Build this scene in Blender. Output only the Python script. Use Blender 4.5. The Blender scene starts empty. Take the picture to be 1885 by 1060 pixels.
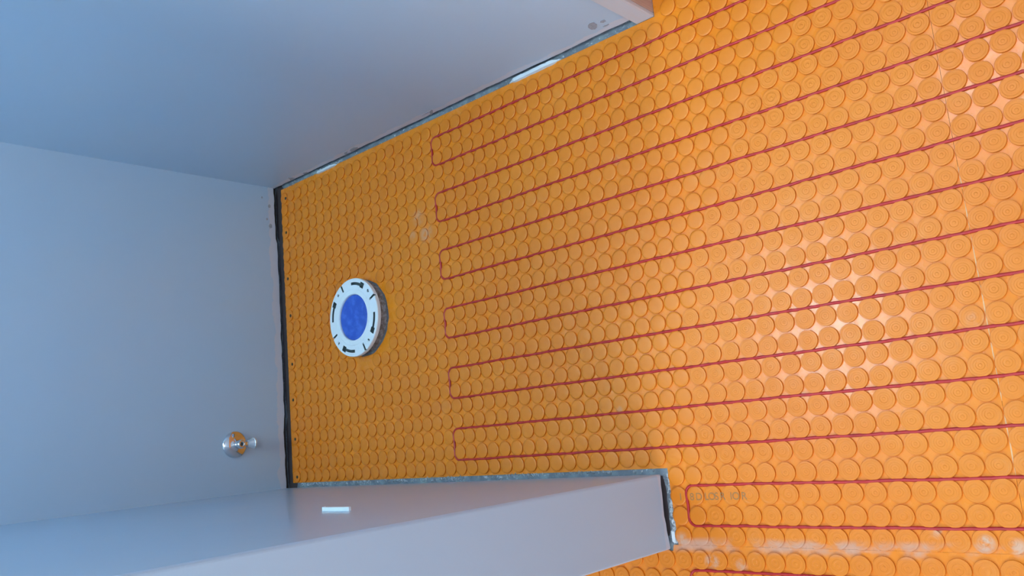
import bpy, bmesh, math, random
from mathutils import Matrix, Vector, noise
random.seed(7)
SC = bpy.context.scene
COL = SC.collection
MM = 0.001

# ------------------------------------------------------------------ camera
cam = bpy.data.cameras.new('camera')
cam.sensor_fit = 'HORIZONTAL'
cam.sensor_width = 36.0
cam.lens = 36.0 * 1531.02 / 1885.0
cam.clip_start = 0.02
camo = bpy.data.objects.new('camera', cam)
COL.objects.link(camo)
xp = Vector((0.98188241, -0.1786892, 0.06306432))    # right, up and back of the phone held upright;
yp = Vector((0.08973875, 0.73161168, 0.67578939))    # the picture itself lies on its side
zp = Vector((-0.16689486, -0.6578864, 0.73439198))
rot = Matrix((-yp, xp, zp)).transposed()
camo.matrix_world = Matrix.Translation((-0.67069, 0.0, 1.141545)) @ rot.to_4x4()
SC.camera = camo

# ------------------------------------------------------------------ world, light, exposure
w = bpy.data.worlds.new('world')
SC.world = w
w.use_nodes = True
w.node_tree.nodes['Background'].inputs[0].default_value = (0.55, 0.75, 1.0, 1)
w.node_tree.nodes['Background'].inputs[1].default_value = 0.6
SC.view_settings.view_transform = 'Standard'
SC.view_settings.look = 'None'
SC.view_settings.exposure = 0.0
SC.view_settings.gamma = 1.0
SC.view_settings.use_curve_mapping = False

WIN_Y0, WIN_Y1, WIN_Z0, WIN_Z1 = -200, 1040, 950, 2050
ld = bpy.data.lights.new('window_daylight', 'AREA')
ld.shape = 'RECTANGLE'
ld.size = (WIN_Z1 - WIN_Z0) * MM
ld.size_y = (WIN_Y1 - WIN_Y0) * MM
ld.energy = 38
ld.color = (0.86, 0.95, 1.0)
lo = bpy.data.objects.new('window_daylight', ld)
COL.objects.link(lo)
lo.location = (-2.47, 0.5 * (WIN_Y0 + WIN_Y1) * MM, 0.5 * (WIN_Z0 + WIN_Z1) * MM)
lo.rotation_euler = (0, -math.pi / 2, 0)
LAMP_NOOK = 85.0
LAMP_HALL = 60.0
LAMP_ROOM = 33.0

# ------------------------------------------------------------------ helpers
def link(name, me, parent=None, mat=None):
    o = bpy.data.objects.new(name, me)
    COL.objects.link(o)
    if parent is not None:
        o.parent = parent
    if mat is not None and len(me.materials) == 0:
        me.materials.append(mat)
    return o

def mesh(name, verts, faces, smooth=False):
    me = bpy.data.meshes.new(name)
    me.from_pydata([(x * MM, y * MM, z * MM) for x, y, z in verts], [], faces)
    me.validate()
    bm = bmesh.new(); bm.from_mesh(me)
    bmesh.ops.recalc_face_normals(bm, faces=bm.faces)
    bm.to_mesh(me); bm.free()
    if smooth:
        me.polygons.foreach_set('use_smooth', [True] * len(me.polygons))
    me.update()
    return me

def box(x0, x1, y0, y1, z0, z1):
    v = [(x0, y0, z0), (x1, y0, z0), (x1, y1, z0), (x0, y1, z0), (x0, y0, z1), (x1, y0, z1), (x1, y1, z1), (x0, y1, z1)]
    f = [(0, 3, 2, 1), (4, 5, 6, 7), (0, 1, 5, 4), (1, 2, 6, 5), (2, 3, 7, 6), (3, 0, 4, 7)]
    return v, f

def boxes(*bs):
    V, F = [], []
    for b in bs:
        v, f = box(*b); n = len(V)
        V += v; F += [tuple(i + n for i in q) for q in f]
    return V, F

def bevel(me, w, seg=2):
    bm = bmesh.new(); bm.from_mesh(me)
    bmesh.ops.bevel(bm, geom=list(bm.edges), offset=w * MM, segments=seg, affect='EDGES', profile=0.6)
    bm.to_mesh(me); bm.free()
    return me

def lathe(profile, seg=32, cap_start=False, cap_end=False):
    """profile of (r, z); axis z"""
    V, F = [], []
    rows = []
    for r, z in profile:
        if r < 1e-6:
            V.append((0, 0, z)); rows.append([len(V) - 1] * seg)
        else:
            n = len(V)
            V += [(r * math.cos(2 * math.pi * i / seg), r * math.sin(2 * math.pi * i / seg), z) for i in range(seg)]
            rows.append(list(range(n, n + seg)))
    for a, b in zip(rows[:-1], rows[1:]):
        for i in range(seg):
            j = (i + 1) % seg
            q = [a[i], a[j], b[j], b[i]]
            q = [x for k, x in enumerate(q) if x not in q[:k]]
            if len(q) >= 3:
                F.append(tuple(q))
    if cap_start: F.append(tuple(reversed(rows[0])))
    if cap_end: F.append(tuple(rows[-1]))
    return V, F

def tube(path, r, seg=8, closed=False):
    V, F = [], []
    n = len(path)
    for i, p in enumerate(path):
        a = Vector(path[max(i - 1, 0)]); b = Vector(path[min(i + 1, n - 1)])
        t = (b - a).normalized()
        s = t.cross(Vector((0, 0, 1))) if abs(t.z) < 0.9 else t.cross(Vector((0, 1, 0)))
        s.normalize(); u = s.cross(t)
        for k in range(seg):
            q = 2 * math.pi * k / seg
            V.append(tuple(Vector(p) + s * r * math.cos(q) + u * r * math.sin(q)))
    for i in range(n - 1):
        for k in range(seg):
            l = (k + 1) % seg
            F.append((i * seg + k, i * seg + l, (i + 1) * seg + l, (i + 1) * seg + k))
    F.append(tuple(range(seg))[::-1]); F.append(tuple(range((n - 1) * seg, n * seg)))
    return V, F

def moved(vf, d, axis=None):
    v, f = vf
    out = []
    for x, y, z in v:
        if axis == '-y':   # lathe axis z -> world -y
            x, y, z = x, -z, y
        elif axis == '-z':
            x, y, z = x, -y, -z
        out.append((x + d[0], y + d[1], z + d[2]))
    return out, f

def thing(name, label, cat, loc=(0, 0, 0), group=None):
    o = bpy.data.objects.new(name, None)
    COL.objects.link(o)
    o.empty_display_size = 0.05
    o.location = [c * MM for c in loc]
    o['label'] = label; o['category'] = cat
    if group: o['group'] = group
    return o

def structure(o, label=None):
    o['kind'] = 'structure'
    if label: o['label'] = label
    return o

# ------------------------------------------------------------------ materials
class Mat:
    def __init__(self, name, color, rough=0.5, metal=0.0, spec=0.5):
        self.m = bpy.data.materials.new(name); self.m.use_nodes = True
        self.t = self.m.node_tree; self.n = self.t.nodes
        self.b = self.n['Principled BSDF']
        self.b.inputs['Base Color'].default_value = (*color, 1)
        self.b.inputs['Roughness'].default_value = rough
        self.b.inputs['Metallic'].default_value = metal
        self.b.inputs['Specular IOR Level'].default_value = spec
        self.cur = None; self.color = color
    def node(self, kind, **kw):
        nd = self.n.new(kind)
        for k, v in kw.items(): setattr(nd, k, v)
        return nd
    def pos(self):
        if not hasattr(self, '_pos'):
            self._pos = self.node('ShaderNodeNewGeometry').outputs['Position']
        return self._pos
    def sep(self):
        if not hasattr(self, '_sep'):
            s = self.node('ShaderNodeSeparateXYZ'); self.t.links.new(self.pos(), s.inputs[0]); self._sep = s
        return self._sep
    def noise(self, scale, detail=4, rough=0.5, stretch=None, lo=None, hi=None):
        src = self.pos()
        if stretch:
            mp = self.node('ShaderNodeMapping'); mp.inputs['Scale'].default_value = stretch
            self.t.links.new(src, mp.inputs['Vector']); src = mp.outputs[0]
        nt = self.node('ShaderNodeTexNoise'); nt.inputs['Scale'].default_value = scale
        nt.inputs['Detail'].default_value = detail; nt.inputs['Roughness'].default_value = rough
        self.t.links.new(src, nt.inputs['Vector'])
        out = nt.outputs['Fac']
        if lo is not None: out = self.ramp(out, lo, hi)
        return out
    def ramp(self, src, lo, hi, to0=0.0, to1=1.0):
        r = self.node('ShaderNodeMapRange', interpolation_type='SMOOTHSTEP')
        for k, v in zip(('From Min', 'From Max', 'To Min', 'To Max'), (lo, hi, to0, to1)):
            r.inputs[k].default_value = v
        self.t.links.new(src, r.inputs['Value'])
        return r.outputs['Result']
    def math(self, op, a, b=0.0):
        m = self.node('ShaderNodeMath', operation=op)
        for i, v in enumerate((a, b)):
            if hasattr(v, 'is_linked') or hasattr(v, 'links'): self.t.links.new(v, m.inputs[i])
            else: m.inputs[i].default_value = v
        return m.outputs[0]
    def dist(self, x, y, z, sc=(1, 1, 1)):
        a = self.node('ShaderNodeVectorMath', operation='SUBTRACT'); a.inputs[1].default_value = (x * MM, y * MM, z * MM)
        self.t.links.new(self.pos(), a.inputs[0])
        s = self.node('ShaderNodeVectorMath', operation='MULTIPLY'); s.inputs[1].default_value = sc
        self.t.links.new(a.outputs[0], s.inputs[0])
        l = self.node('ShaderNodeVectorMath', operation='LENGTH'); self.t.links.new(s.outputs[0], l.inputs[0])
        return l.outputs['Value']
    def mix(self, fac, color):
        """lay colour over what is there, by fac"""
        mx = self.node('ShaderNodeMix', data_type='RGBA')
        if self.cur is None: mx.inputs['A'].default_value = (*self.color, 1)
        else: self.t.links.new(self.cur, mx.inputs['A'])
        mx.inputs['B'].default_value = (*color, 1)
        self.t.links.new(fac, mx.inputs['Factor'])
        self.cur = mx.outputs['Result']
        self.t.links.new(self.cur, self.b.inputs['Base Color'])
    def bump(self, src, strength, distance=0.001):
        bp = self.node('ShaderNodeBump'); bp.inputs['Strength'].default_value = strength
        bp.inputs['Distance'].default_value = distance
        self.t.links.new(src, bp.inputs['Height']); self.t.links.new(bp.outputs[0], self.b.inputs['Normal'])
    def roughness(self, src, lo, hi):
        self.t.links.new(self.ramp(src, 0.0, 1.0, lo, hi), self.b.inputs['Roughness'])

PAINT = (0.44, 0.59, 0.75)
RAW = (0.60, 0.63, 0.72)
def paint(name, raw_height=None, rough=0.36):
    m = Mat(name, PAINT, rough)
    m.mix(m.noise(2.2, 3, 0.5, lo=0.42, hi=0.72), (0.47, 0.60, 0.74))
    if raw_height:
        h = m.math('ADD', m.sep().outputs['Z'], m.math('MULTIPLY', m.noise(22, 4, 0.6, (1, 1, 0.4)), -raw_height[1] * MM))
        m.mix(m.ramp(h, raw_height[0] * MM, (raw_height[0] + 5) * MM, 1.0, 0.0), RAW)
    m.bump(m.noise(420, 2), 0.06, 0.0006)
    return m
M_back = paint('wall_paint_back', (5, 34))
M_right = paint('wall_paint_right', (2, 30), 0.42)
M_left = paint('wall_paint_short_wall', (2, 16), 0.27)
M_white = Mat('ceiling_paint', (0.72, 0.76, 0.80), 0.6)
M_room = Mat('room_paint', (0.56, 0.62, 0.70), 0.5)
M_gyps = Mat('drywall_core', (0.50, 0.49, 0.52), 0.8)
M_chip = Mat('bare_patch', (0.30, 0.32, 0.37), 0.8); M_chip.mix(M_chip.noise(260, 3, lo=0.4, hi=0.65), (0.38, 0.40, 0.46))
M_cem = Mat('cement_subfloor', (0.16, 0.19, 0.23), 0.75)
M_cem.mix(M_cem.noise(45, 5, 0.6, lo=0.42, hi=0.68), (0.24, 0.30, 0.33))
M_cem.mix(M_cem.noise(120, 4, 0.6, (3, 1, 1), lo=0.56, hi=0.72), (0.44, 0.50, 0.54))
M_cem.bump(M_cem.noise(160, 4), 0.5, 0.002)
M_dark = Mat('painted_gap_shade', (0.045, 0.032, 0.036), 0.9)  # shade down in the wall joints, given as a dark colour
M_plate = Mat('sole_plate_wood', (0.06, 0.045, 0.04), 0.9)
M_thin = Mat('thinset', (0.62, 0.69, 0.75), 0.75); M_thin.mix(M_thin.noise(90, 4, lo=0.4, hi=0.65), (0.36, 0.42, 0.47))
M_thin.bump(M_thin.noise(300, 4), 0.6, 0.002)
M_wood = Mat('jamb_wood', (0.58, 0.40, 0.33), 0.55)
M_wood.mix(M_wood.noise(90, 5, 0.65, (1, 1, 0.05), lo=0.35, hi=0.7), (0.44, 0.27, 0.21))
M_wood.mix(M_wood.noise(30, 3, 0.5, (1, 1, 0.04), lo=0.5, hi=0.8), (0.66, 0.49, 0.42))
M_jedge = Mat('jamb_edge', (0.56, 0.57, 0.62), 0.55)
M_jedge.mix(M_jedge.noise(50, 4, 0.6, (1, 1, 0.06), lo=0.5, hi=0.8), (0.60, 0.50, 0.47))

ORANGE = (0.83, 0.252, 0.014)
SMEARS = [(-892, 673, 15, 0.75), (-895, 625, 12, 0.5), (-857, 296, 13, 0.85), (-862, 262, 15, 0.6), (-860, 720, 15, 0.6), (-216, 1268, 24, 0.35),
          (-256, 1246, 26, 0.40), (-250, 1290, 16, 0.25), (-590, 262, 18, 0.2), (-845, 350, 10, 0.4), (-655, 810, 9, 0.3), (-238, 760, 12, 0.2)]
def orange(name, rough0, rough1, tint):
    m = Mat(name, tint, rough0, spec=0.45)
    m.mix(m.noise(3.5, 3, 0.5, lo=0.35, hi=0.7), (tint[0] * 0.97, tint[1] * 0.90, tint[2] * 0.85))
    m.mix(m.math('MULTIPLY', m.noise(14, 5, 0.6, lo=0.55, hi=0.78), 0.22), (0.79, 0.36, 0.10))
    # thinset left along the joint between two sheets, and a few smears of it
    dx = m.math('ABSOLUTE', m.math('ADD', m.sep().outputs['X'], 0.868))
    line = m.math('MULTIPLY', m.ramp(dx, 0.003, 0.014, 1.0, 0.0), m.noise(28, 4, 0.6, (1, 0.6, 1), lo=0.38, hi=0.60))
    m.mix(m.math('MULTIPLY', line, 0.55), (0.50, 0.40, 0.36))
    for x, y, r, a in SMEARS:
        d = m.dist(x, y, -2, (1, 1, 0.5))
        f = m.math('MULTIPLY', m.ramp(d, 0.25 * r * MM, r * MM, 1.0, 0.0), m.noise(75, 4, 0.6, lo=0.35, hi=0.6))
        m.mix(m.math('MULTIPLY', f, a), (0.60, 0.46, 0.36))
    m.roughness(m.noise(60, 3), rough0, rough1)
    return m
M_base = orange('orange_membrane', 0.20, 0.34, ORANGE)  # tint lighter than the studs, to offset the shade between them
M_stud = orange('orange_stud', 0.34, 0.50, (0.77, 0.222, 0.009))
M_seam = Mat('sheet_edge', (0.80, 0.48, 0.24), 0.6)
M_cable = Mat('red_cable', (0.50, 0.018, 0.020), 0.42)
M_cable.mix(M_cable.noise(70, 3, lo=0.4, hi=0.7), (0.40, 0.016, 0.016))
M_print = Mat('printed_ink', (0.34, 0.16, 0.06), 0.7)
M_pvc = Mat('white_pvc', (0.80, 0.86, 0.90), 0.38)
M_pvc.mix(M_pvc.noise(60, 4, lo=0.55, hi=0.8), (0.70, 0.77, 0.82))
M_blue = Mat('blue_plug', (0.028, 0.10, 0.52), 0.42)
M_blue.mix(M_blue.noise(55, 5, 0.6, lo=0.4, hi=0.7), (0.06, 0.17, 0.66))
M_slot = Mat('hole_shade', (0.06, 0.09, 0.10), 0.8)  # painted shade for the flange slots and valve bore
M_coll = Mat('rough_collar', (0.20, 0.15, 0.13), 0.85)
M_coll.mix(M_coll.noise(110, 5, 0.65, lo=0.4, hi=0.65), (0.40, 0.36, 0.35)); M_coll.bump(M_coll.noise(200, 4), 0.8, 0.003)
M_chrome = Mat('chrome', (0.82, 0.84, 0.86), 0.08, 1.0)
M_satin = Mat('satin_metal', (0.74, 0.80, 0.86), 0.30, 0.6)
M_plast = Mat('white_plastic', (0.80, 0.86, 0.88), 0.3)
M_screw = Mat('dark_screw', (0.035, 0.025, 0.02), 0.5, 0.4)

def emit(name, color, s):
    m = bpy.data.materials.new(name); m.use_nodes = True
    nt = m.node_tree; nt.nodes.remove(nt.nodes['Principled BSDF'])
    e = nt.nodes.new('ShaderNodeEmission'); e.inputs[0].default_value = (*color, 1); e.inputs[1].default_value = s
    nt.links.new(e.outputs[0], nt.nodes['Material Output'].inputs[0])
    return m

# ------------------------------------------------------------------ room shell (mm)
XL, XR, YF, YB, ZC = -2400, 1000, -1500, 1800, 2400
FZ = -4.5                                             # subfloor; the tops of the studs are z = 0
XWR, XWL, XS2, YS = -11.0, -761.0, -876.0, 742.0      # right wall face, short wall faces, its end

o = structure(link('floor', mesh('floor', *box(XL, XR, YF, YB + 20, FZ - 40, FZ)), mat=M_cem.m), 'grey cement subfloor showing along the wall edges')
o = structure(link('ceiling', mesh('ceiling', *box(XL, XR, YF, YB + 20, ZC, ZC + 60)), mat=M_white.m))
o = structure(link('wall_front', mesh('wall_front', *box(XL, XR, YF - 60, YF, FZ, ZC)), mat=M_room.m))
o = structure(link('wall_far_right', mesh('wall_far_right', *box(XR, XR + 60, YF, YB + 20, FZ, ZC)), mat=M_room.m))
o = structure(link('wall_far_left', mesh('wall_far_left', *boxes((XL - 60, XL, YF, WIN_Y0, FZ, ZC), (XL - 60, XL, WIN_Y1, YB + 20, FZ, ZC),
        (XL - 60, XL, WIN_Y0, WIN_Y1, FZ, WIN_Z0), (XL - 60, XL, WIN_Y0, WIN_Y1, WIN_Z1, ZC))), mat=M_room.m))
win = structure(link('window_1', mesh('window_1', *boxes((XL - 60, XL + 12, WIN_Y0 - 60, WIN_Y0, WIN_Z0 - 60, WIN_Z1 + 60), (XL - 60, XL + 12, WIN_Y1, WIN_Y1 + 60, WIN_Z0 - 60, WIN_Z1 + 60),
        (XL - 60, XL + 12, WIN_Y0, WIN_Y1, WIN_Z0 - 60, WIN_Z0), (XL - 60, XL + 12, WIN_Y0, WIN_Y1, WIN_Z1, WIN_Z1 + 60))), mat=M_plast.m))

def n1(t, s=1.0):
    return noise.noise(Vector((t * s, 3.7, 1.3)))

def sheet_wall(name, path, top, bottom, mat, thick=12.7, step=11.0):
    """upright drywall skin along a floor path (room on the left of it), with a ragged bottom edge"""
    pts = []
    for (a, b) in zip(path[:-1], path[1:]):
        a = Vector(a); b = Vector(b); L = (b - a).length
        k = max(1, int(L / step))
        for i in range(k):
            pts.append(a.lerp(b, i / k))
    pts.append(Vector(path[-1]))
    V, F = [], []
    n = len(pts)
    acc = 0.0
    for i, p in enumerate(pts):
        if i: acc += (pts[i] - pts[i - 1]).length
        a = pts[max(i - 1, 0)]; b = pts[min(i + 1, n - 1)]
        t = (b - a).normalized(); nr = Vector((t.y, -t.x))      # away from the room
        zb = bottom(p.x, p.y, acc)
        q = p + nr * thick
        V += [(p.x, p.y, zb), (p.x, p.y, zb + 3), (p.x, p.y, top), (q.x, q.y, top), (q.x, q.y, zb + 1.0)]
    for i in range(n - 1):
        a, b = i * 5, i * 5 + 5
        for k in range(5):
            l = (k + 1) % 5
            F.append((a + k, b + k, b + l, a + l))
    me = mesh(name, V, F)
    return structure(link(name, me, mat=mat))

def bz_back(x, y, s):
    z = 4.5 + 2.0 * n1(x, 0.045) + 1.5 * n1(x, 0.17)
    if x < -585: z += 4 * min(1, (-585 - x) / 25)
    if -150 < x: z += 3.5 * min(1, (150 + x) / 10)
    return max(z, 1.5)
def bz_right(x, y, s):
    return max(6 + 2.0 * n1(y, 0.03) + 1.6 * n1(y + 500, 0.15), 2)
def bz_left(x, y, s):
    if y < YS + 8:       # end face of the short wall
        u = (XWL - x) / (XWL - XS2)
        return 5 + 4.5 * math.sin(math.pi * min(max(u, 0), 1)) + 2.0 * n1(x, 0.12) - (4 * u)
    if x < XS2 + 4: return -2.0 + 1.5 * n1(y, 0.2)
    return max(5.5 + 2.0 * n1(y, 0.03) + 1.2 * n1(y, 0.18), 2)

wb = sheet_wall('wall_back', [(XR, YB), (XL, YB)], ZC, bz_back, M_back.m)
wb['label'] = 'blue-grey painted back wall with a bare strip at its foot'
wr = sheet_wall('wall_right', [(XWR, 692.5), (XWR, YB)], ZC, bz_right, M_right.m)
wr['label'] = 'blue-grey painted long wall with chipped bottom edge'
R = 4.0
corner1 = [(XWL - R + R * math.cos(a), YS + R - R * math.sin(a)) for a in (0, math.pi / 8, math.pi / 4, 3 * math.pi / 8, math.pi / 2)]
corner2 = [(XS2 + R - R * math.sin(a), YS + R - R * math.cos(a)) for a in (0, math.pi / 8, math.pi / 4, 3 * math.pi / 8, math.pi / 2)]
wl = sheet_wall('wall_left', [(XWL, YB)] + corner1 + corner2 + [(XS2, YB)], ZC, bz_left, M_left.m)
wl['label'] = 'short glossy painted partition wall ending beside the membrane'
# framing inside the walls
link('sole_plate', mesh('sole_plate', *box(XWR + 13.2, 94, 692, YB, FZ, 31)), wr, M_plate.m)
link('back_skin', mesh('back_skin', *box(95, 108, 692, YB, 4, ZC)), wr, M_room.m)
link('sole_plate', mesh('sole_plate', *box(XS2 + 13.5, XWL - 13.5, YS + 13.5, YB, FZ, 31)), wl, M_plate.m)
link('sole_plate', mesh('sole_plate', *box(XL, XR, YB + 13.2, YB + 20, FZ, 31)), wb, M_plate.m)

# door jamb closing the right wall's end
j = structure(link('trim_1', mesh('trim_1', *box(-11.4, 108, 662, 690, FZ, ZC)), mat=M_wood.m), 'wooden jamb board closing the end of the long wall')
ed = bevel(mesh('jamb_edge', *box(-19, -11.5, 655.5, 690, FZ + 0.5, ZC)), 2.0, 2)
link('jamb_edge', ed, j, M_jedge.m)
link('jamb_face', bevel(mesh('jamb_face', *box(-11.4, 108, 655, 662, FZ + 1, ZC)), 1.0, 1), j, M_wood.m)

# chipped spots on the long wall, and bare patches
def chip(name, x, y, z, pts, parent, mat, axis='x', t=0.7):
    V = []; n = len(pts)
    for d in (t, -0.5):
        for a, b in pts:
            if axis == 'x': V.append((x - d, y + a, z + b))
            else: V.append((x + a, y - d, z + b))
    F = [tuple(range(n)), tuple(range(2 * n - 1, n - 1, -1))] + [(i, (i + 1) % n, n + (i + 1) % n, n + i) for i in range(n)]
    return link(name, mesh(name, V, F), parent, mat)
chip('bare_patch', XWR, 748, 41, [(-9, 10), (-3, 13), (4, 9), (9, 2), (10, -8), (5, -13), (-2, -9), (-7, -2)], wr, M_chip.m)
chip('bare_patch', XWR, 727, 40, [(-4, 4), (2, 5), (6, 1), (3, -4), (-3, -3)], wr, M_chip.m)
chip('bare_patch', XWR, 733, 24, [(-6, 1.5), (2, 3), (7, 1), (2, -2), (-5, -1.5)], wr, M_chip.m)
chip('paint_chip', XWR, 1190, 11, [(-12, 9), (-9, 11), (2, 5), (8, -3), (14, -9), (6, -6), (-3, 0)], wr, M_chip.m)
chip('paint_chip', XWR, 1199, 17, [(-14, 1.2), (0, 2.5), (16, 1.2), (0, 0)], wr, M_chip.m)
chip('paint_chip', XWR, 1487, 11, [(-14, 5), (-5, 8), (3, 3), (9, -4), (14, -8), (4, -5), (-6, 1)], wr, M_chip.m)
chip('paint_chip', XWR, 1454, 12, [(-16, 3), (-9, 9), (3, 9), (12, 4), (18, -5), (8, -6), (-8, -5)], wr, M_chip.m)
chip('paint_chip', XWR, 1711, 13, [(-11, 3), (-4, 11), (2, 3), (9, -3), (12, -6), (0, -5), (-10, -4)], wr, M_chip.m)
chip('paint_chip', XWR, 1655, 10, [(-9, 2), (0, 7), (5, 1), (9, -4), (-6, -4)], wr, M_chip.m)
for x, z, s in ((-60, 22, 1.0), (-95, 30, 0.7), (-112, 21, 1.3), (-40, 42, 0.6)):
    chip('paint_chip', x, YB, z, [(-5 * s, 2 * s), (0, 4 * s), (5 * s, 1 * s), (3 * s, -3 * s), (-3 * s, -3 * s)], wb, M_chip.m, 'y')

# dark strips on the subfloor, painting the shade in the wall-foot joints
def strip(name, x0, x1, y0, y1, z, mat, parent, amp=2.0, h=1.2):
    n = max(4, int(max(abs(x1 - x0), abs(y1 - y0)) / 9)); V = []; F = []
    alongx = abs(x1 - x0) > abs(y1 - y0)
    for i in range(n + 1):
        u = i / n; e = min(1, 6 * u, 6 * (1 - u)) ** 0.5
        if alongx:
            x = x0 + (x1 - x0) * u; m = 0.5 * (y0 + y1); hw = 0.5 * abs(y1 - y0) * (0.35 + 0.65 * e)
            a = (x, m - hw - amp * n1(x + 31, 0.13), z); b = (x, m + hw + amp * n1(x, 0.13), z)
        else:
            y = y0 + (y1 - y0) * u; m = 0.5 * (x0 + x1); hw = 0.5 * abs(x1 - x0) * (0.35 + 0.65 * e)
            a = (m - hw - amp * n1(y + 31, 0.13), y, z); b = (m + hw + amp * n1(y, 0.13), y, z)
        mid = ((a[0] + b[0]) / 2, (a[1] + b[1]) / 2, z + h)
        V += [a, mid, b]
    for i in range(n):
        k = i * 3
        F += [(k, k + 1, k + 4, k + 3), (k + 1, k + 2, k + 5, k + 4)]
    return link(name, mesh(name, V, F, True), parent, mat)
fl = bpy.data.objects['floor']
strip('joint_shade', -5, -156, 1770, 1810, FZ + 0.3, M_dark.m, fl, 1.0, 0.2)
strip('joint_shade', -585, -775, 1768, 1808, FZ + 0.3, M_dark.m, fl, 1.0, 0.2)
strip('joint_shade', -764, -856, 740.5, 752, FZ + 0.3, M_dark.m, fl, 1.5, 0.2)
strip('joint_shade', -140, -600, 1783, 1806, FZ + 0.3, M_dark.m, fl, 1.5, 0.2)

# ------------------------------------------------------------------ membrane sheets
P = 30.0
FC = (-396.0, 1478.0)                                  # toilet flange centre
def stud_profile(full):
    if full:
        return [(14.1, -3.0), (14.3, -1.3), (14.4, -0.45), (14.15, -0.12), (11.9, 0.0), (10.9, -0.18), (8.4, -0.1), (7.7, 0.12), (5.6, 0.18), (4.9, -0.14), (2.4, -0.1), (1.7, 0.2), (0, 0.28)]
    return [(14.1, -3.0), (14.4, -0.45), (14.15, -0.12), (11.2, 0.0), (6.0, 0.3), (0, 0.45)]
STUD_FULL = mesh('stud', *lathe(stud_profile(True), 24), smooth=False)
STUD_FULL.materials.append(M_stud.m)
LO_V, LO_F = lathe(stud_profile(False), 18)

def membrane(name, label, outline, centres, n_parts, clamp=None, hole=None):
    root = thing(name, label, 'floor membrane', (outline[0][0], outline[0][1], FZ))
    ox, oy, oz = outline[0][0], outline[0][1], FZ
    bm = bmesh.new()
    vs = [bm.verts.new((x * MM, y * MM, -2.9 * MM)) for x, y in outline]
    edges = [bm.edges.new((vs[i], vs[(i + 1) % len(vs)])) for i in range(len(vs))]
    if hole:
        hx, hy, hr = hole
        hv = []
        for i in range(40):
            a = 2 * math.pi * i / 40; rr = hr + 3.0 * n1(i * 5.1, 0.21)
            hv.append(bm.verts.new(((hx + rr * math.cos(a)) * MM, (hy + rr * math.sin(a)) * MM, -2.9 * MM)))
        edges += [bm.edges.new((hv[i], hv[(i + 1) % 40])) for i in range(40)]
    bmesh.ops.triangle_fill(bm, use_beauty=True, use_dissolve=False, edges=edges)
    g = bmesh.ops.extrude_face_region(bm, geom=list(bm.faces))
    bmesh.ops.translate(bm, vec=(0, 0, -1.4 * MM), verts=[e for e in g['geom'] if isinstance(e, bmesh.types.BMVert)])
    bmesh.ops.recalc_face_normals(bm, faces=bm.faces)
    me = bpy.data.meshes.new('membrane_base'); bm.to_mesh(me); bm.free()
    b = link('membrane_base', me, root, M_base.m)
    b.matrix_parent_inverse = Matrix.Translation((-ox * MM, -oy * MM, -oz * MM))
    cx, cy, cz = -670.7, 0.0, 1141.5
    def seen(c):
        return (c[0] - cx) ** 2 + (c[1] - cy) ** 2
    vis = [c for c in centres if c[2]]
    rest = [c for c in centres if not c[2]]
    vis.sort(key=seen)
    parts = vis[:n_parts]; rest += vis[n_parts:]
    cut = []
    for x, y, v in parts:
        s = link('stud', STUD_FULL, root)
        s.location = ((x - ox) * MM, (y - oy) * MM, -oz * MM)
    if rest:
        V, F = [], []
        for x, y, v in rest:
            n = len(V)
            for a, bq, c in LO_V:
                q = (x + a, y + bq, c)
                if clamp: q = clamp(q)
                V.append(q)
            F += [tuple(i + n for i in f) for f in LO_F]
        me = bpy.data.meshes.new('studs')
        me.from_pydata([(a * MM, bb * MM, c * MM) for a, bb, c in V], [], F)
        me.polygons.foreach_set('use_smooth', [len(LO_F) * 0.39 < i % len(LO_F) for i in range(len(F))]); me.update()
        s = link('stud_field', me, root, M_stud.m); s['kind'] = 'stuff'
        s.matrix_parent_inverse = Matrix.Translation((-ox * MM, -oy * MM, -oz * MM))
    return root

fwd = -zp
def in_view(x, y):
    d = Vector((x * MM, y * MM, 0)) - camo.location
    dz = d.dot(fwd)
    if dz <= 0: return False
    ix = 942.5 - 1531.02 * d.dot(yp) / dz; iy = 530 - 1531.02 * d.dot(xp) / dz
    return -15 < ix < 1900 and -15 < iy < 1075

SEAM_Y = 252.0
SEAM_X = -870.0
A_out = [(-18.5, 1783), (-750, 1787), (-752.5, 733), (-869, 729), (-869, SEAM_Y + 0.2), (420, SEAM_Y + 0.2), (420, 654.5), (-19.6, 654.5)]
cA = []
for i in range(-16, 29):
    x = -(i + 0.5) * P
    for n in range(-1, 60):
        y = 207.5 + P * n
        if y < SEAM_Y + 10: continue
        if y < 640:
            ok = -868 < x < 405
        elif y < 725:
            ok = -868 < x < -30
        else:
            ok = -745 < x < -30 and y < 1772
        if y < 731 and x > -18 and y > 640: ok = False
        if math.hypot(x - FC[0], y - FC[1]) < 103: ok = False
        if ok: cA.append((x, y, in_view(x, y) and x < -20 and y < 1750))
def clampA(q):
    x, y, z = q
    if y > 655: x = min(x, -18.6)
    return (x, min(y, 1784), z)
mA = membrane('heating_membrane', 'orange studded floor membrane filling the nook around the white flange', A_out, cA, 300, clampA, (FC[0] - 1, FC[1] - 4, 85))

B_out = [(-869, SEAM_Y - 0.2), (420, SEAM_Y - 0.2), (420, -600), (-869, -600)]
cB = [(-(i + 0.5) * P, 237.5 - P * n, in_view(-(i + 0.5) * P, 237.5 - P * n)) for i in range(-14, 29) for n in range(0, 28)]
mB = membrane('heating_membrane', 'orange studded membrane sheet beyond the crosswise pale seam, nearest the camera', B_out, cB, 300)
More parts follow.
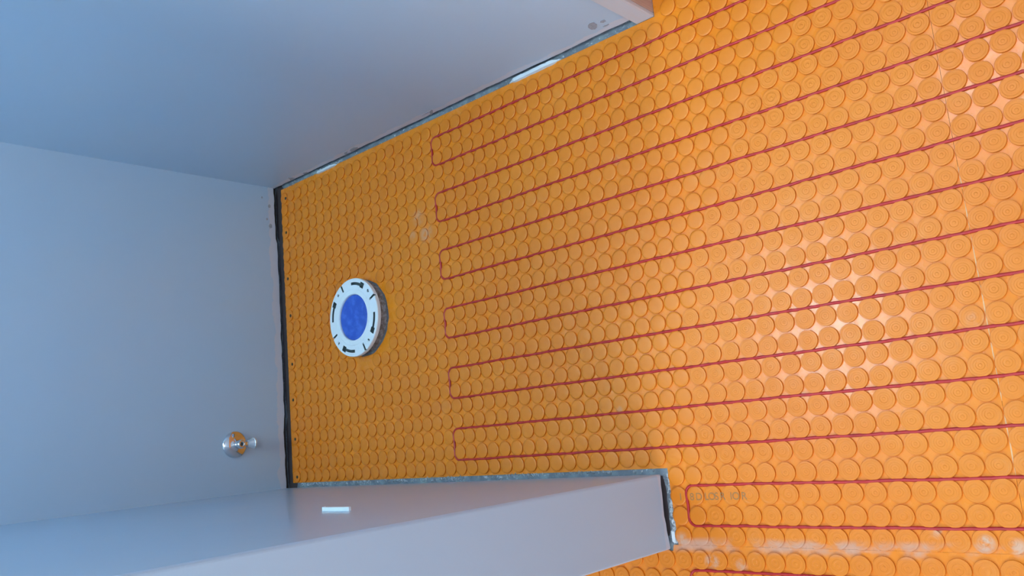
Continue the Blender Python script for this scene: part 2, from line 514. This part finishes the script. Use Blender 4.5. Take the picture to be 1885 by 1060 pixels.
# pale ragged edge showing in the joint
for x0, x1 in ((-440, -478), (-483, -540), (-548, -612), (-618, -640), (-650, -690), (-395, -425), (-700, -780)):
    s = strip('sheet_edge', x0, x1, SEAM_Y - 0.9, SEAM_Y + 0.6, -2.8, M_seam.m, mB, 0.5, 0.8)
    s.matrix_parent_inverse = Matrix.Translation((869 * MM, -(SEAM_Y - 0.2) * MM, -FZ * MM))

C_out = [(-869.2, 738), (-878.5, 740), (-878.5, 1790), (-1330, 1790), (-1330, -600), (-869.2, -600)]
cC = []
for i in range(0, 15):
    x = -890 - P * i
    for n in range(-30, 49):
        y = 331.85 + P * n
        if y > 1780: continue
        cC.append((x, y, in_view(x, y)))
def clampC(q):
    x, y, z = q
    return (min(x, -877.5) if y > 735 else x, y, z)
mC = membrane('heating_membrane', 'orange studded membrane sheet behind the short wall, past the grey smeared seam', C_out, cC, 300, clampC)

# fasteners along the back edge of the sheet
scr = mesh('fastener', *lathe([(0, -1.4), (1.8, -1.4), (3.8, -2.0), (4.3, -4.1)], 10))
scr.materials.append(M_screw.m)
for x, y in ((-47, 1759), (-135, 1763), (-253, 1765), (-346.5, 1761), (-466, 1763), (-553, 1766), (-647, 1765), (-736.5, 1764)):
    s = link('fastener', scr, mA); s.location = ((x + 18.5) * MM, (y - 1783) * MM, (2.6 - FZ) * MM)

# roll code printed on the sheet beside the short wall's end
def print_text(body, x, y, size):
    cu = bpy.data.curves.new('print', 'FONT'); cu.body = body; cu.size = size * MM; cu.align_x = 'CENTER'; cu.align_y = 'CENTER'
    tmp = bpy.data.objects.new('tmp', cu); COL.objects.link(tmp)
    bpy.context.view_layer.update()
    me = bpy.data.meshes.new_from_object(tmp)
    bpy.data.objects.remove(tmp)
    me.transform(Matrix(((0, 1, 0, 0), (-1, 0, 0, 0), (0, 0, 1, 0), (0, 0, 0, 1))))
    me.materials.clear()
    o = link('printed_code', me, mA, M_print.m)
    o.location = ((x + 18.5) * MM, (y - 1783) * MM, (0.42 - FZ) * MM)
    return o
for body, y in (('1', 713), ('8', 693), ('D', 681), ('L', 668), ('O', 659), ('S', 651), ('R', 641), ('I', 627), ('O', 619), ('R', 606)):
    print_text(body, -797, y, 15.5)

# ------------------------------------------------------------------ heating cable
def cable_path():
    Z = -1.3; r = 12.0; YT = 1212.5; YR = -440.0
    xs = [-60.0 * k for k in range(1, 15)] + [-905.5, -965.5]
    pts = []
    def run(x, y0, y1):
        n = int(abs(y1 - y0) / 10)
        for i in range(n + 1):
            y = y0 + (y1 - y0) * i / n
            pts.append((x + 0.9 * noise.noise(Vector((x, y * 0.021, 0.5))) + 0.25 * math.sin(2 * math.pi * (y - 192.5) / 30 + x), y, Z + 0.2 * n1(y + x, 0.02)))
    def turn(xa, xb, yt, sgn):
        # from (xa, yt - sgn r) over the end to (xb, yt - sgn r)
        d = -1 if xb < xa else 1
        for k in range(1, 7):
            a = math.pi / 2 * k / 6
            pts.append((xa + d * r * (1 - math.cos(a)), yt - sgn * r * (1 - math.sin(a)), Z))
        m = (xa + xb) / 2
        pts.append((m, yt - sgn * 0.9, Z))
        for k in range(0, 6):
            a = math.pi / 2 * k / 6
            pts.append((xb - d * r * (1 - math.sin(a)), yt - sgn * r * (1 - math.cos(a)), Z))
    ends = [YT] * 12 + [703.5, 703.5, 713, 713]
    for i in range(0, 16, 2):
        xa, xb, yt = xs[i], xs[i + 1], ends[i]
        run(xa, YR + r, yt - r); turn(xa, xb, yt, 1); run(xb, yt - r, YR + r)
        if i + 2 < 16: turn(xb, xs[i + 2], YR, -1)
    return pts
cab = link('heating_cable', mesh('heating_cable', *tube(cable_path(), 2.15, 10), smooth=True), mat=M_cable.m)
cab['label'] = 'thin red heating cable looping back and forth between the orange studs'
cab['category'] = 'heating cable'

# ------------------------------------------------------------------ toilet flange
fr = thing('toilet_flange', 'white plastic toilet flange ring with slots and a blue plug', 'toilet flange', (FC[0], FC[1], FZ))
FZT = 25.0 - FZ                                       # top of the ring above the subfloor
def slot_depth(r, a):
    """depth of the recess in the ring's top at radius r (mm), angle a (deg)"""
    for base in (0, 90, 180, 270):
        d = (a - base + 180) % 360 - 180
        # keyhole slot
        if -34 <= d <= -1 and 72.5 <= r <= 77.5: return 7
        if -34 <= d <= -26 and 69.5 <= r <= 80.5: return 7
        # radial notch at the rim
        e = (a - (base + 26) + 180) % 360 - 180
        if abs(e) * math.pi / 180 * r < 1.7 and r > 68: return 6
        e = (a - (base - 49) + 180) % 360 - 180
        if (e * math.pi / 180 * 76) ** 2 + (r - 76) ** 2 < 6.5: return 5
        e = (a - (base + 39) + 180) % 360 - 180
        if (e * math.pi / 180 * 76) ** 2 + (r - 76) ** 2 < 4.5: return 1.5
    return 0.0
NA = 300
rads = [50.5, 50.8, 52.0] + [53 + 1.25 * i for i in range(26)] + [85.6, 86.6, 87.0]
V, F = [], []
def ztop(r):
    if r < 50.7: return 14
    if r < 51.5: return FZT - 1.2
    if r > 86.9: return FZT - 2.5
    if r > 86.3: return FZT - 0.7
    return FZT + (0.6 if r < 62 else 0)
for r in rads:
    for k in range(NA):
        a = 360.0 * k / NA
        V.append((r * math.cos(math.radians(a)), r * math.sin(math.radians(a)), ztop(r) - slot_depth(r, a)))
nr = len(rads)
for r, z in ((87.0, FZT - 9.0), (82.0, FZT - 10.0), (60.0, FZT - 10.0), (50.5, FZT - 14)):
    for k in range(NA):
        a = 360.0 * k / NA; zz = z
        V.append((r * math.cos(math.radians(a)), r * math.sin(math.radians(a)), zz))
nr += 4
for i in range(nr - 1):
    for k in range(NA):
        l = (k + 1) % NA
        F.append((i * NA + k, i * NA + l, (i + 1) * NA + l, (i + 1) * NA + k))
me = mesh('ring', V, F)
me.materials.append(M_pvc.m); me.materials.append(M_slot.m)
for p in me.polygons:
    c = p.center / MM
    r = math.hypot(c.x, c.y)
    if r < 86 and r > 60 and c.z < FZT - 1.6 and c.z > FZT - 8.5:  # sunken slot faces are coloured dark in place of shade
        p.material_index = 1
link('ring', me, fr)
# collar and pipe under it
me = mesh('collar', *lathe([(50, FZT - 10), (74, FZT - 10), (75, FZT - 14), (77, 8), (79, 3), (81, 0.2)], 48))
for v in me.vertices:
    d = Vector((v.co.x, v.co.y, 0))
    if d.length > 0.06:
        k = 1 + 0.03 * noise.noise(v.co * 60); v.co.x *= k; v.co.y *= k
link('collar', me, fr, M_coll.m)
me = mesh('plug', *lathe([(50.2, FZT - 9), (50.2, FZT - 4.2), (49.0, FZT - 3.4), (46, FZT - 3.6), (44, FZT - 4.4), (0, FZT - 4.2)], 48), smooth=True)
pl = link('plug', me, fr, M_blue.m); pl['label'] = 'round blue plastic knock-out plug'

# ------------------------------------------------------------------ water stop valve on the back wall
VX, VZ = -648.0, 139.0
vr = thing('stop_valve', 'small chrome water stop valve with round cover plate on the back wall', 'valve', (VX, YB, VZ))
es = mesh('cover_plate', *moved(lathe([(31, 0), (31.2, 1.2), (29.5, 3.2), (24, 5.8), (16, 7.6), (11, 8.3), (9.2, 9.5), (0, 9.5)], 48), (0, 0, 0), '-y'), smooth=True)
link('cover_plate', es, vr, M_chrome.m)
link('supply_pipe', mesh('supply_pipe', *moved(lathe([(8, 0), (8, 16), (9.6, 16.4), (9.6, 19)], 24), (0, 0, 0), '-y'), smooth=True), vr, M_chrome.m)
bd = mesh('valve_body', *moved(lathe([(9.6, 18), (10.2, 19), (10.2, 30), (8.6, 33), (4.6, 33.4), (4.4, 30), (0, 30)], 24), (0, 0, 0), '-y'), smooth=True)
link('valve_body', bd, vr, M_chrome.m)
link('bore_shade', mesh('bore_shade', *moved(lathe([(4.3, 30.6), (0, 30.6)], 16), (0, 0, 0), '-y')), vr, M_slot.m)  # dark disc stands in for the shade inside the bore
link('outlet_neck', mesh('outlet_neck', *moved(lathe([(6.5, 4), (6.5, 17), (5.2, 18), (5.2, 20)], 20), (0, -25, 0), '-z'), smooth=True), vr, M_chrome.m)
link('outlet_nut', mesh('outlet_nut', *moved(lathe([(4.5, 18.5), (7, 19), (12.0, 31), (13.4, 32), (13.4, 35), (12.4, 36), (6, 36), (5, 30)], 12), (0, -25, 0), '-z')), vr, M_satin.m)

# ------------------------------------------------------------------ strip standing in for the lit top edge of a wall plate
wp = thing('plate_edge_strip', 'thin white strip standing in for the top edge of a wall plate on the short wall', 'plastic strip', (XWL, 1004, 428))
me = bevel(mesh('plate', *box(-0.3, 5.6, -31, 31, 0, 5)), 1.2, 3)
link('plate', me, wp, M_plast.m)
link('end_cap', bevel(mesh('end_cap', *box(-0.3, 5.9, 29, 32, -0.3, 5.3)), 0.9, 2), wp, M_plast.m)

# ------------------------------------------------------------------ thinset left in the joints along the walls
def slivers(name, label, spots):
    V, F = [], []
    for x, y, z, dx, dy, wd, h in spots:
        d = Vector((dx, dy)); L = d.length; d.normalize(); s = Vector((-d.y, d.x)) * wd * 0.5
        a = Vector((x, y)); b = a + d * L; m = a + d * L * 0.5
        n = len(V)
        V += [(a.x, a.y, z), (m.x + s.x, m.y + s.y, z), (b.x, b.y, z), (m.x - s.x, m.y - s.y, z), (m.x, m.y, z + h)]
        F += [(n, n + 1, n + 4), (n + 1, n + 2, n + 4), (n + 2, n + 3, n + 4), (n + 3, n, n + 4), (n, n + 3, n + 2, n + 1)]
    o = link(name, mesh(name, V, F), mat=M_thin.m)
    o['kind'] = 'stuff'; o['label'] = label; o['category'] = 'thinset'
    return o
rnd = random.Random(3)
sp = []
for k in range(420):
    y = rnd.uniform(760, 1765)
    dens = 0.35 + 0.65 * (n1(y, 0.012) > 0.05) 
    if (840 < y < 930) or (1010 < y < 1090) or (1215 < y < 1275): dens = 1.6
    if rnd.random() > dens * 0.6: continue
    x = rnd.uniform(-760, -754)
    sp.append((x, y, FZ + 0.1, rnd.uniform(3, 8), rnd.uniform(-6, 4), rnd.uniform(1.2, 3.4), rnd.uniform(1, 5)))
slivers('thinset_residue', 'pale streaky thinset in the joint along the foot of the short wall', sp)
sp = []
for k in range(90):
    x = rnd.uniform(-868, -764); u = (x + 868) / 104
    sp.append((x, rnd.uniform(731, 738), FZ + 0.1, rnd.uniform(-9, 9), rnd.uniform(-3, 3), rnd.uniform(1.5, 4), rnd.uniform(0.8, 3.0)))
slivers('thinset_residue', 'grey thinset smeared across the end of the short wall', sp)
sp = []
for k in range(150):
    y = rnd.choice((rnd.uniform(1530, 1640), rnd.uniform(1560, 1760), rnd.uniform(700, 1500)))
    sp.append((rnd.uniform(-19, -12), y, FZ + 0.1, rnd.uniform(-5, 4), rnd.uniform(-7, 7), rnd.uniform(1.2, 3), rnd.uniform(1, 4)))
slivers('thinset_residue', 'grey thinset crumbs in the joint along the foot of the long wall', sp)
def filler(name, label, x, y0, y1, wdt, h):
    n = 16; V = []; F = []
    for i in range(n + 1):
        u = i / n; y = y0 + (y1 - y0) * u; e = max(0.08, min(1, 7 * u, 7 * (1 - u)))
        w_ = wdt * e * (1 + 0.25 * n1(y, 0.09)); hh = h * e * (1 + 0.25 * n1(y + 90, 0.12))
        V += [(x - w_ / 2, y, FZ), (x - w_ / 3, y, FZ + hh), (x + w_ / 3, y, FZ + hh * 1.1), (x + w_ / 2, y, FZ)]
    for i in range(n):
        for k in range(3):
            a = i * 4 + k; F.append((a, a + 1, a + 5, a + 4))
        F.append((i * 4 + 3, i * 4, i * 4 + 4, i * 4 + 7))
    F += [(0, 1, 2, 3), (n * 4 + 3, n * 4 + 2, n * 4 + 1, n * 4)]
    o = link(name, mesh(name, V, F), mat=M_fill.m)
    o['label'] = label; o['category'] = 'filler'
    return o
M_fill = Mat('pale_filler', (0.66, 0.74, 0.80), 0.7); M_fill.bump(M_fill.noise(150, 4), 0.5, 0.002)
filler('joint_filler', 'long pale filler strip at the foot of the long wall', -17.5, 985, 856, 9, 7.5)
filler('joint_filler', 'short pale filler lump at the foot of the long wall near the back corner', -19, 1628, 1540, 7, 7.0)
filler('joint_filler', 'small white filler blob at the corner of the short wall end', -856, 739, 731.5, 20, 4)

# ------------------------------------------------------------------ lamps of the place
def ceiling_lamp(label, x, y, rx, ry, strength, color):
    t = thing('ceiling_lamp', label, 'lamp', (x, y, ZC))
    fr_ = mesh('lamp_frame', *boxes((-rx - 18, rx + 18, -ry - 18, -ry, -22, 0), (-rx - 18, rx + 18, ry, ry + 18, -22, 0), (-rx - 18, -rx, -ry, ry, -22, 0), (rx, rx + 18, -ry, ry, -22, 0)))
    link('lamp_frame', fr_, t, M_plast.m)
    link('diffuser', mesh('diffuser', *box(-rx, rx, -ry, ry, -16, -6)), t, emit('lamp_light', color, strength))
    return t
ceiling_lamp('white ceiling lamp above the toilet nook', -360, 1345, 250, 70, LAMP_NOOK, (0.60, 0.90, 1.0))
ceiling_lamp('white ceiling lamp beyond the wooden jamb', 480, 610, 140, 90, LAMP_HALL, (0.86, 0.94, 1.0))
ceiling_lamp('white ceiling lamp in the main room behind the camera', -700, -700, 300, 160, LAMP_ROOM, (0.86, 0.94, 1.0))
